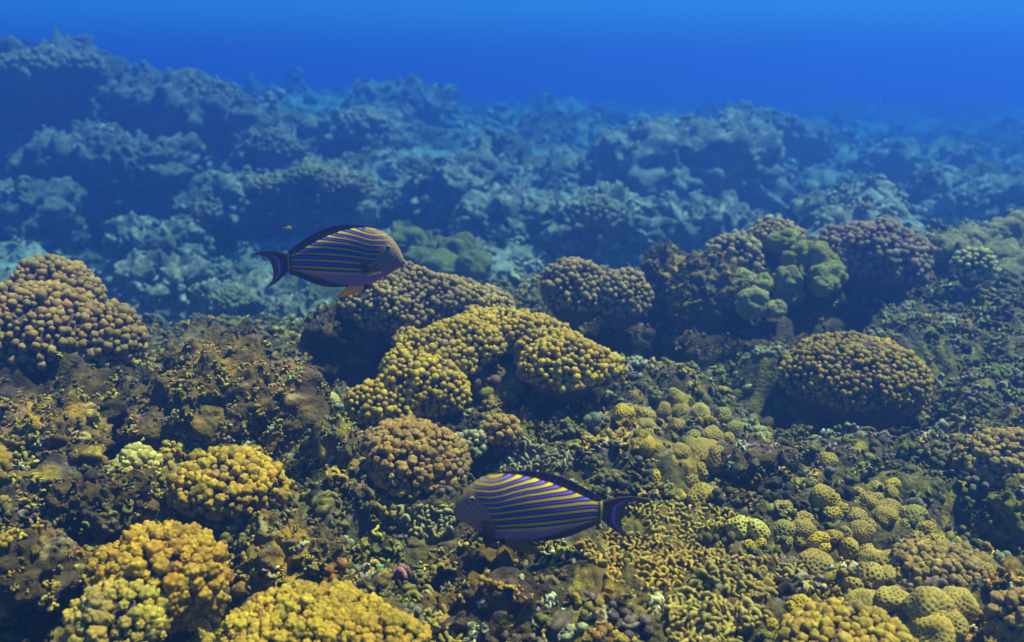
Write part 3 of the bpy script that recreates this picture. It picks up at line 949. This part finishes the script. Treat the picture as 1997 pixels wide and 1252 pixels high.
def frond_template(seed):
    """a tuft of small curled plates"""
    r = np.random.default_rng(seed + 500)
    V, Fc, T = [], [], []
    k = 0
    for i in range(r.integers(4, 8)):
        v, f, t = arc_template(seed * 13 + i, 6, 6)
        d = r.normal(size=3)
        d[2] = abs(d[2]) + 0.3
        d /= np.linalg.norm(d)
        Rm = frames(d[None], np.array([r.uniform(0, 6)]))[0]
        V.append((v * r.uniform(0.3, 0.6)) @ Rm.T + d * r.uniform(.3, .9))
        Fc.append(f + k)
        T.append(t * r.uniform(.5, 1))
        k += len(v)
    return np.concatenate(V), np.concatenate(Fc), np.concatenate(T)


STB = [stone_template(s + 70, 4) for s in range(6)]
CL = [clump_template(s, 7, 2) for s in range(5)]
CLS = [clump_template(s + 9, 6, 1) for s in range(5)]
ST = [stone_template(s, 2) for s in range(5)]
FR = [frond_template(s) for s in range(8)]
FRB = [tuple(x) for x in (clump_template(s + 33, 16, 2) for s in range(5))]
PAL_N = np.array([BROWN, DARK, OLIVE, MAUVE, OCHRE, GREY, PALE, GREEN, ORNG])


def palette(p, w):
    px, py = to_px(p)
    W = np.tile(np.asarray(w, float), (len(p), 1))
    left = sstep(750, 450, px) * sstep(640, 760, py)
    W[:, 4] *= 1 + 6.0 * left
    W[:, 8] *= 1 + 2 * left
    W[:, 5] *= 1 - 0.7 * left
    right = sstep(1250, 1500, px) * sstep(1000, 850, py)
    W[:, 5] *= 1 + 2 * right
    W[:, 2] *= 1 + 1.5 * right
    W[:, 4] *= 1 - 0.6 * right
    patch = perlin(p, 0.22, 101)
    W[:, 4] *= np.exp(2.5 * patch)
    W[:, 3] *= np.exp(-3 * perlin(p, 0.3, 102))
    W[:, 6] *= np.exp(3 * perlin(p, 0.2, 103))
    W[:, 1] *= np.exp(3 * perlin(p, 0.3, 104))
    W /= W.sum(1)[:, None]
    u = np.clip(0.5 + 0.95 * perlin(p, 0.16, 105) + 0.5 * perlin(p, 0.06, 106) + RNG.normal(size=len(p)) * 0.16, 0, 0.999)[:, None]
    k = (np.cumsum(W, 1) < u).sum(1).clip(0, len(w) - 1)
    return PAL_N[k] * RNG.uniform(0.7, 1.3, len(p))[:, None] * (1 + RNG.normal(size=(len(p), 3)) * 0.08)


def clear(p, s=1.0):
    ok = np.ones(len(p), bool)
    for c, r in FOOT:
        ok &= (((p - c) / (r * s)) ** 2).sum(1) > 1
    return ok


def strew(name, n, y0, y1, amax, s0, s1, kinds, w, amin=0.0):
    y = np.sqrt(RNG.uniform(y0 ** 2, y1 ** 2, n))
    a = RNG.uniform(amin, amax, n) * RNG.choice([-1, 1], n)
    x = a * y
    p = np.stack([x, y, ground_z(x, y)], 1)
    keep = perlin(p, 0.18 if y1 < 4 else 0.7, 55) + RNG.normal(size=n) * 0.25 > (-0.5 if y1 < 4 else -0.25)
    keep &= clear(p)
    p = p[keep]
    nn = ground_n(p[:, 0], p[:, 1]) * 0.8 + (0, 0, .5) + RNG.normal(size=p.shape) * 0.3
    add_rubble(p, nn, s0, s1, kinds, w)


RB = Bag()


def add_rubble(p, nn, s0, s1, kinds, w):
    n = len(p)
    if n == 0:
        return
    s = RNG.uniform(0, 1, n) ** 1.8 * (s1 - s0) + s0
    c = palette(p, w)
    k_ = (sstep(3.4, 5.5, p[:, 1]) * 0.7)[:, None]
    c = c * (1 - k_) + k_ * c.mean(1)[:, None] * np.array((1.1, 1.15, 1.15))  # rubble loses colour with distance, imitating haze
    kind = RNG.choice(len(kinds), n, p=np.array([k[1] for k in kinds]) / sum(k[1] for k in kinds))
    for j, (tm, _) in enumerate(kinds):
        i = kind == j
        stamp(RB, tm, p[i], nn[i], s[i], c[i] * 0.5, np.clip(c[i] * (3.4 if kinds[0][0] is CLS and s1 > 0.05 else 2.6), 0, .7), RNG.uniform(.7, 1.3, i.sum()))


for a_ in (960, 1060, 1160):
    FOOT.append((at(a_, 1070, 1.36)[0], np.array([.07, .09, .06])))
wN = [3, 1.6, 4, 1.2, 2.6, 2.4, 0.7, 0.12, 0.4]
strew('near', 900, 0.95, 3.7, 0.72, 0.015, 0.034, [(FRB, 1)], wN)
strew('near', 21000, 0.95, 3.7, 0.72, 0.008, 0.031, [(CLS, 2.5), (ST, 0.6), (FR, 6)], wN)
strew('beside', 7500, 0.8, 3.7, 1.7, 0.014, 0.04, [(CLS, 2.5), (ST, 0.6), (FR, 5)], wN, 0.71)
wF = [1, 2, 3, 0.6, 1, 4, 6, 0.3, 0.1]
strew('mid', 8500, 3.3, 7.5, 1.25, 0.02, 0.065, [(CLS, 3), (FR, 4)], wF)
strew('far', 5000, 6.5, 14, 1.2, 0.04, 0.13, [(CLS, 3), (FR, 3)], wF)
for (w_, n_, R, D, dark) in ROCKS:
    isn = D < 3.6
    area = 4 * math.pi * R * R
    cnt = int(area / (0.024 ** 2 if isn else (0.012 * D) ** 2) * (1.5 if isn else 0.7))
    i = RNG.choice(len(w_), min(cnt, len(w_)), replace=False)
    i = i[(n_[i, 2] > (0.45 if dark or not isn else -0.3)) & (perlin(w_[i], R * 0.5, 57) > (-0.4 if isn else -0.15))]
    i = i[clear(w_[i])]
    i = i[w_[i][:, 2] > ground_z(w_[i][:, 0], w_[i][:, 1]) - 0.02]
    nn = n_[i] + (0, 0, 0.4) + RNG.normal(size=(len(i), 3)) * 0.3
    if isn:
        add_rubble(w_[i], nn, 0.006, 0.018, [(CLS, 2.5), (ST, .4), (FR, 6)], wN)
    else:
        add_rubble(w_[i], nn, 0.003 * D, 0.010 * D, [(CLS, 3), (FR, 3)], wF)
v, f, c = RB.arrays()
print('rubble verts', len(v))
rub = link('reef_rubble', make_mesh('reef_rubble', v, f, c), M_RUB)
rub['kind'] = 'stuff'
rub['label'] = 'small coral rubble, weed tufts and crusts covering the reef'

# ------------------------------------------------------------------ striped surgeonfish
def interp(x, t):
    t = np.array(t, float)
    return np.interp(x, t[:, 0], t[:, 1])


# body profile, traced side-on; x from tail base to nose, y downward
TOPP = [(535, 462), (620, 440), (720, 380), (850, 305), (1000, 230), (1150, 172), (1300, 138), (1400, 130), (1500, 145), (1600, 187), (1670, 245), (1720, 312), (1760, 385), (1790, 460), (1806, 522)]
BOTP = [(535, 645), (600, 662), (700, 688), (850, 730), (1000, 775), (1150, 803), (1300, 806), (1400, 786), (1500, 745), (1600, 690), (1700, 622), (1775, 575), (1800, 545), (1806, 526)]
THK = [(535, 26), (620, 40), (800, 80), (1000, 115), (1200, 135), (1400, 140), (1550, 125), (1680, 92), (1760, 58), (1800, 22), (1806, 3)]
STRIPES = [-40, 30, 95, 150, 205, 258, 315, 385, 460, 540, 628]


def skin(x, y):
    """the fish's own colour pattern"""
    yel, blue, blk = np.array((0.36, 0.27, 0.010)), np.array((0.085, 0.045, 0.50)), np.array((0.018, 0.010, 0.035))
    olive, belly = np.array((0.17, 0.13, 0.012)), np.array((0.20, 0.11, 0.29))
    k = np.clip((640 - y) / 300, 0, 1)
    b = np.interp(x, [535, 580, 640, 750, 1000, 1200, 1300, 1400, 1500, 1600, 1800], [95, 75, 40, 12, 0, 12, 30, 55, 80, 88, 90])
    yc = y - b * k + 5 * np.sin(x / 60.0) * sstep(1300, 1500, x)
    idx = np.interp(yc, STRIPES, np.arange(len(STRIPES)), left=0, right=len(STRIPES) - 0.6)
    e = np.abs(idx - np.round(idx))
    wid = np.interp(x, [550, 1000, 1350, 1600], [0.12, 0.11, 0.095, 0.09])
    c = np.tile(yel, (len(x), 1)) * np.interp(x, [535, 800, 1000, 1500, 1806], [.75, .9, 1.1, .9, .6])[:, None]
    c = mixc(c, np.tile(blk, (len(x), 1)), 1 - sstep(0.28, 0.36, e))
    c = mixc(c, np.tile(blue, (len(x), 1)), 1 - sstep(wid - 0.03, wid + 0.03, e))
    # cheek: slanting thin lines
    cheek = sstep(-25, 25, x - np.interp(y, [120, 330, 400, 560, 700], [1760, 1600, 1560, 1480, 1440]))
    p = x * 0.735 + y * 0.678 + 14 * np.sin((x - y) / 110)
    e2 = np.abs(p / 46 - np.round(p / 46))
    cf = mixc(np.tile(olive * 0.95, (len(x), 1)), np.tile(blue * (2.6, 2.2, .75), (len(x), 1)), 1 - sstep(0.11, 0.21, e2))
    c = mixc(c, cf, cheek)
    # forehead
    fh = sstep(0, 60, x - 1380) * sstep(0.14, 0.0, (y - interp(x, TOPP)) / 700.0)
    c = mixc(c, np.tile(olive, (len(x), 1)), fh * 0.6)
    bl = sstep(646, 668, y + 0 * x - 20 * sstep(700, 560, x) + 18 * sstep(1500, 1640, x))
    c = mixc(c, np.tile(belly, (len(x), 1)), bl)
    # dark lower rim and tail root bars
    rim = sstep(45, 10, interp(x, BOTP) - y) * sstep(1250, 1000, x)
    c = mixc(c, np.tile((0.03, 0.02, 0.035), (len(x), 1)), rim)
    bar = np.sin((x - 535) / 9.0) > 0.1
    tr = sstep(600, 565, x)
    c = mixc(c, np.where(bar[:, None], yel * 0.8, blk), tr)
    return c


FS = 0.30 / 1715.0            # metres per traced unit: the fish is 0.30 m from nose to tail tip


def loc3(x, y, t=0):
    return np.stack([(np.asarray(x, float) - 1100) * FS, np.asarray(t, float) + 0 * np.asarray(x, float), (520 - np.asarray(y, float)) * FS], -1)


def fin(poly_out, poly_in, colour, nu=70, nv=14, thick=5, wave=0.0, ph=0.0):
    """a thin closed fin between two edge lines"""
    po, pi = np.array(poly_out, float), np.array(poly_in, float)

    def res(p):
        d = np.concatenate([[0], np.cumsum(np.linalg.norm(np.diff(p, axis=0), axis=1))])
        t = np.linspace(0, d[-1], nu)
        return np.stack([np.interp(t, d, p[:, 0]), np.interp(t, d, p[:, 1])], 1)
    o, i = res(po), res(pi)
    t = np.linspace(0, 1, nv)[None, :, None]
    g = i[:, None] * (1 - t) + o[:, None] * t
    x, y = g[..., 0].ravel(), g[..., 1].ravel()
    tv = np.tile(np.linspace(0, 1, nv), nu)
    uu = np.repeat(np.linspace(0, 1, nu), nv)
    th = (thick * (1.15 - tv) * (0.9 + 0.25 * np.cos(uu * nu * 1.4))) * FS
    off = wave * FS * np.sin(uu * 7 + ph) * tv
    va, vb = loc3(x, y, off + th), loc3(x, y, off - th)
    ix = np.arange(nu * nv).reshape(nu, nv)
    qd = np.stack([ix[:-1, :-1], ix[1:, :-1], ix[1:, 1:], ix[:-1, 1:]], 2).reshape(-1, 4)
    n0 = nu * nv
    ring = np.concatenate([ix[:, 0], ix[-1, 1:], ix[::-1, -1][1:], ix[0, ::-1][1:-1]])
    side = np.stack([ring, np.roll(ring, -1), np.roll(ring, -1) + n0, ring + n0], 1)
    fc = np.concatenate([qd, qd[:, ::-1] + n0, side])
    cc = colour(x, y, uu, tv)
    return np.concatenate([va, vb]), fc, np.concatenate([cc, cc])


def build_fish(px, py, D, heading, label, pect, bright, roll=0.0, yaw=0.0, scale=1.0, bend=0.0, stretch=1.0):
    def bent(v):
        v[:, 1] += bend * np.clip(-v[:, 0] / 0.1 + 0.2, 0, 3) ** 2
        return v

    c, m = at(px, py, D)
    root = empty('striped_surgeonfish', c)
    root.rotation_euler = (0, roll, heading + yaw)
    root.scale = (scale * stretch, scale, scale * 0.98)
    tag(root, label, 'fish', 'striped surgeonfish')
    NX, NR = 320, 520
    s = np.linspace(0, 1, NX)
    xs = 535 + 1271 * np.sin(s * math.pi / 2) ** 0.9
    top, bot, thk = interp(xs, TOPP), interp(xs, BOTP), interp(xs, THK)
    for arr in (top, bot, thk):
        ker = np.ones(9) / 9
        pad = np.pad(arr, 4, mode='edge')
        arr[4:-4] = np.convolve(pad, ker, 'valid')[4:-4]
    th = np.linspace(0, 2 * math.pi, NR, endpoint=False)
    cy_, hh = (top + bot) / 2, (bot - top) / 2
    X = np.repeat(xs, NR)
    Y = (cy_[:, None] - hh[:, None] * np.sin(th)[None]).ravel()
    T = (thk[:, None] * np.sign(np.cos(th)) * np.abs(np.cos(th)) ** 0.85).ravel() * FS
    v = bent(loc3(X, Y, T))
    ix = np.arange(NX * NR).reshape(NX, NR)
    n1 = np.roll(ix, -1, axis=1)
    qd = np.stack([ix[:-1], ix[1:], n1[1:], n1[:-1]], 2).reshape(-1, 4)
    me = make_mesh('body', v, qd, skin(X, Y) * np.asarray(bright))
    bm = bmesh.new()
    bm.from_mesh(me)
    bm.verts.ensure_lookup_table()
    bm.faces.new([bm.verts[k] for k in ix[0]])
    bm.faces.new([bm.verts[k] for k in ix[-1][::-1]])
    bm.to_mesh(me)
    bm.free()
    body = link('body', me, M_FISH, root)

    def dorsal_c(x, y, u, t):
        c_ = mixc(np.tile((0.13, 0.105, 0.04), (len(x), 1)), np.tile((0.06, 0.04, 0.06), (len(x), 1)), t)
        c_ = c_ * (0.8 + 0.4 * (np.sin(u * 120) > 0.3))[:, None]
        return mixc(c_, np.tile((0.16, 0.05, 0.45), (len(x), 1)), sstep(.88, .95, t) * sstep(.98, .7, u))
    v, f, cc = fin([(543, 435), (565, 405), (640, 346), (760, 265), (900, 180), (1050, 124), (1200, 103), (1350, 107), (1480, 133), (1560, 170)],
                   [(560, 475), (640, 450), (720, 400), (850, 325), (1000, 250), (1150, 192), (1300, 158), (1400, 150), (1500, 165), (1560, 185)], dorsal_c)
    link('dorsal_fin', make_mesh('dorsal_fin', bent(v), f, cc * bright), M_FIN, root)
    v, f, cc = fin([(537, 688), (650, 728), (780, 788), (900, 823), (1000, 832), (1120, 826), (1240, 806)],
                   [(545, 640), (650, 660), (780, 690), (900, 730), (1000, 755), (1120, 785), (1240, 790)], dorsal_c)
    link('anal_fin', make_mesh('anal_fin', bent(v), f, cc * bright), M_FIN, root)

    def tail_c(x, y, u, t):
        c_ = np.tile((0.07, 0.045, 0.065), (len(x), 1))
        edge = np.abs(u - 0.5) * 2
        c_ = mixc(c_, np.tile((0.22, 0.17, 0.05), (len(x), 1)), sstep(.66, .97, edge) * 0.8)
        c_ = mixc(c_, np.tile((0.12, 0.09, 0.05), (len(x), 1)), sstep(.60, .72, t))
        c_ = mixc(c_, np.tile((0.30, 0.14, 0.75), (len(x), 1)), np.exp(-((t - 0.60) / 0.07) ** 2))
        c_ = mixc(c_, np.tile((0.30, 0.05, 0.40), (len(x), 1)), sstep(.96, 1, u) * .7)
        return mixc(c_, np.tile((0.22, 0.17, 0.02), (len(x), 1)), (np.sin(t * 90) > 0.2) * sstep(.16, .1, t))
    v, f, cc = fin([(215, 905), (290, 838), (340, 775), (360, 700), (355, 620), (335, 545), (290, 497), (200, 481), (90, 487)],
                   [(215, 908), (320, 845), (420, 772), (500, 690), (545, 645), (552, 555), (545, 458), (400, 430), (280, 434), (180, 459), (90, 486)], tail_c, 110, 60, 6, 6)
    link('tail_fin', make_mesh('tail_fin', bent(v), f, cc * bright), M_FIN, root)

    def pelvic_c(x, y, u, t):
        c_ = mixc(np.tile(np.array((1.0, 0.56, 0.01)) * pect[3], (len(x), 1)), np.tile((0.03, 0.015, 0.05), (len(x), 1)), sstep(.80, .9, u))
        return c_ * (0.75 + 0.4 * (np.sin(u * 40) > 0))[:, None]
    for sgn in (1, -1):
        v, f, cc = fin([(1110, 880), (1035, 930), (1160, 925), (1300, 885), (1425, 808)], [(1210, 790), (1225, 788), (1290, 785), (1340, 785), (1390, 780)], pelvic_c, 60, 20, 4)
        v[:, 1] += sgn * (0.004 + 0.05 * np.clip((0.52 - 0.795 - 0) - 0, 0, 0)) + sgn * np.clip((loc3(0, 790)[2] - v[:, 2]), 0, 1) * 0.35
        link('pelvic_fin', make_mesh('pelvic_fin', bent(v), f, cc * bright), M_FIN, root)

    def pect_c(x, y, u, t):
        c_ = mixc(np.tile((0.20, 0.12, 0.012), (len(x), 1)), np.tile((0.08, 0.055, 0.075), (len(x), 1)), sstep(.1, .7, t))
        c_ = c_ * (0.75 + 0.4 * (np.sin(u * 50) > 0))[:, None]
        return mixc(c_, np.tile((0.25, 0.10, 0.65), (len(x), 1)), sstep(.86, .93, u) * pect[2])
    out, inn = pect[:2]
    for sgn in (1, -1):
        v, f, cc = fin(out, inn, pect_c, 40, 24, 4)
        w = np.tile(np.repeat(np.zeros(40), 24) + np.tile(np.linspace(0, 1, 24), 40), 2)
        tk = interp(v[:, 0] / FS + 1100, THK) * FS
        hy = 520 - v[:, 2] / FS
        xx_ = v[:, 0] / FS + 1100
        rel = np.clip((hy - (interp(xx_, TOPP) + interp(xx_, BOTP)) / 2) / ((interp(xx_, BOTP) - interp(xx_, TOPP)) / 2 + 1), -0.97, 0.97)
        v[:, 1] += sgn * (tk * np.sqrt(1 - rel ** 2) ** 0.85 + 0.002 + 0.012 * w)
        link('pectoral_fin', make_mesh('pectoral_fin', v, f, cc * bright), M_FIN, root)
    ev, ef = ICO[4]
    for sgn in (1, -1):
        ex, ey = 1655, 338
        rel = (ey - (np.interp(ex, *np.array(TOPP, float).T) + np.interp(ex, *np.array(BOTP, float).T)) / 2) / ((np.interp(ex, *np.array(BOTP, float).T) - np.interp(ex, *np.array(TOPP, float).T)) / 2)
        yt = np.interp(ex, *np.array(THK, float).T) * math.sqrt(1 - rel * rel) ** 0.85
        e0 = loc3(ex, ey, sgn * yt * FS * 0.97)
        r = np.hypot(ev[:, 0], ev[:, 2])
        col = np.where((r > 0.62)[:, None], np.array((0.30, 0.28, 0.07)), np.array((0.004, 0.004, 0.006)))
        eye = link('eye', make_mesh('eye', ev * (FS * 24, FS * 13, FS * 24), ef, col), M_FISH, root, loc=e0)
    # lips
    lv, lf = ICO[4]
    lips = np.concatenate([lv * (FS * 20, FS * 26, FS * 11) + loc3(1800, 513, 0), lv * (FS * 18, FS * 24, FS * 10) + loc3(1796, 537, 0)])
    link('mouth', make_mesh('mouth', lips, np.concatenate([lf, lf + len(lv)]), np.tile((0.20, 0.10, 0.05), (len(lips), 1))), M_FISH, root)
    return root


PECT1 = ([(1395, 470), (1380, 540), (1400, 620), (1440, 655), (1500, 640), (1600, 620)], [(1510, 560), (1520, 570), (1525, 580), (1530, 590), (1545, 595), (1570, 590)], 0.0, 1.0)
PECT2 = ([(1455, 640), (1470, 720), (1500, 790), (1530, 830), (1560, 760), (1580, 640)], [(1530, 545), (1540, 550), (1550, 555), (1560, 555), (1572, 550), (1580, 545)], 0.9, 0.3)
build_fish(661, 508.5, 1.85, 0.0, 'striped fish with an orange belly fin, swimming right above the brown coral ridge', PECT1, (1.25, 1.18, 1.05), roll=0.0, scale=1.09, yaw=-0.08, bend=0.004, stretch=1.05)
build_fish(1048, 997, 1.39, math.pi, 'striped fish with vivid yellow and blue lines, swimming left over the leather coral', PECT2, (1.35, 1.25, 1.1), roll=-0.03, scale=1.08, yaw=0.1, bend=-0.006, stretch=1.09)


def small_fish(px, py, D, label):
    c, m = at(px, py, D)
    root = empty('small_fish', c)
    tag(root, label, 'fish')
    v, f = ICO[3]
    w = v * (0.014, 0.004, 0.008)
    w[:, 2] *= np.interp(v[:, 0], [-1, -.6, .3, 1], [.3, .6, 1.05, .8])
    link('body', make_mesh('body', w, f, np.tile((0.55, 0.33, 0.02), (len(w), 1))), M_FISH, root)
    tv = np.array([(-.012, .0006, 0), (-.021, .0006, .007), (-.018, .0006, 0), (-.021, .0006, -.007)])
    tv = np.concatenate([tv, tv * (1, -1, 1)])
    tf = np.array([(0, 1, 2, 3), (7, 6, 5, 4), (0, 4, 5, 1), (1, 5, 6, 2), (2, 6, 7, 3), (3, 7, 4, 0)])
    link('tail_fin', make_mesh('tail_fin', tv, tf, np.tile((0.5, 0.3, 0.03), (8, 1)), False), M_FISH, root)
    return root


small_fish(562, 445, 3.4, 'tiny yellow fish in the blue water above the tail of the upper striped fish')

# ------------------------------------------------------------------ drifting specks
sp = Bag()
for _ in range(300):
    c0, m0 = at(RNG.uniform(-300, 2300), RNG.uniform(-100, 1200), RNG.uniform(1.0, 3.5))
    if c0[1] > 0.6 and c0[2] > ground_z(np.array([c0[0]]), np.array([c0[1]]))[0] + 0.05:
        sp.add(ICO[1][0] * RNG.uniform(0.0004, 0.0010) * RNG.uniform(.6, 1.4, 3) + c0, ICO[1][1], np.array((0.22, 0.30, 0.38)))
sv, sf, sc_ = sp.arrays()
dr = link('drifting_specks', make_mesh('drifting_specks', sv, sf, sc_), M_RUB)
dr['kind'] = 'stuff'
dr['label'] = 'tiny pale specks drifting in the water'

# ------------------------------------------------------------------ water haze
hx0, hx1, hy0, hy1, hz0, hz1 = -130, 130, -3, 62, float(gv[:, 2].min()) - 1.0, 1.75
hv = np.array([(x, y, z) for x in (hx0, hx1) for y in (hy0, hy1) for z in (hz0, hz1)])
hf = np.array([(0, 1, 3, 2), (4, 6, 7, 5), (0, 4, 5, 1), (2, 3, 7, 6), (0, 2, 6, 4), (1, 5, 7, 3)])
hm = bpy.data.materials.new('haze')
hm.use_nodes = True
t = hm.node_tree
t.nodes.clear()
out = t.nodes.new('ShaderNodeOutputMaterial')
pv = t.nodes.new('ShaderNodeVolumePrincipled')
pv.inputs['Color'].default_value = (*HAZE_COLOR, 1)
pv.inputs['Absorption Color'].default_value = (*HAZE_ABSORB, 1)
pv.inputs['Density'].default_value = HAZE_DENSITY
pv.inputs['Anisotropy'].default_value = HAZE_ANISO
t.links.new(pv.outputs['Volume'], out.inputs['Volume'])
hz = link('haze', make_mesh('haze', hv, hf, None, False), hm)
hz['kind'] = 'stuff'
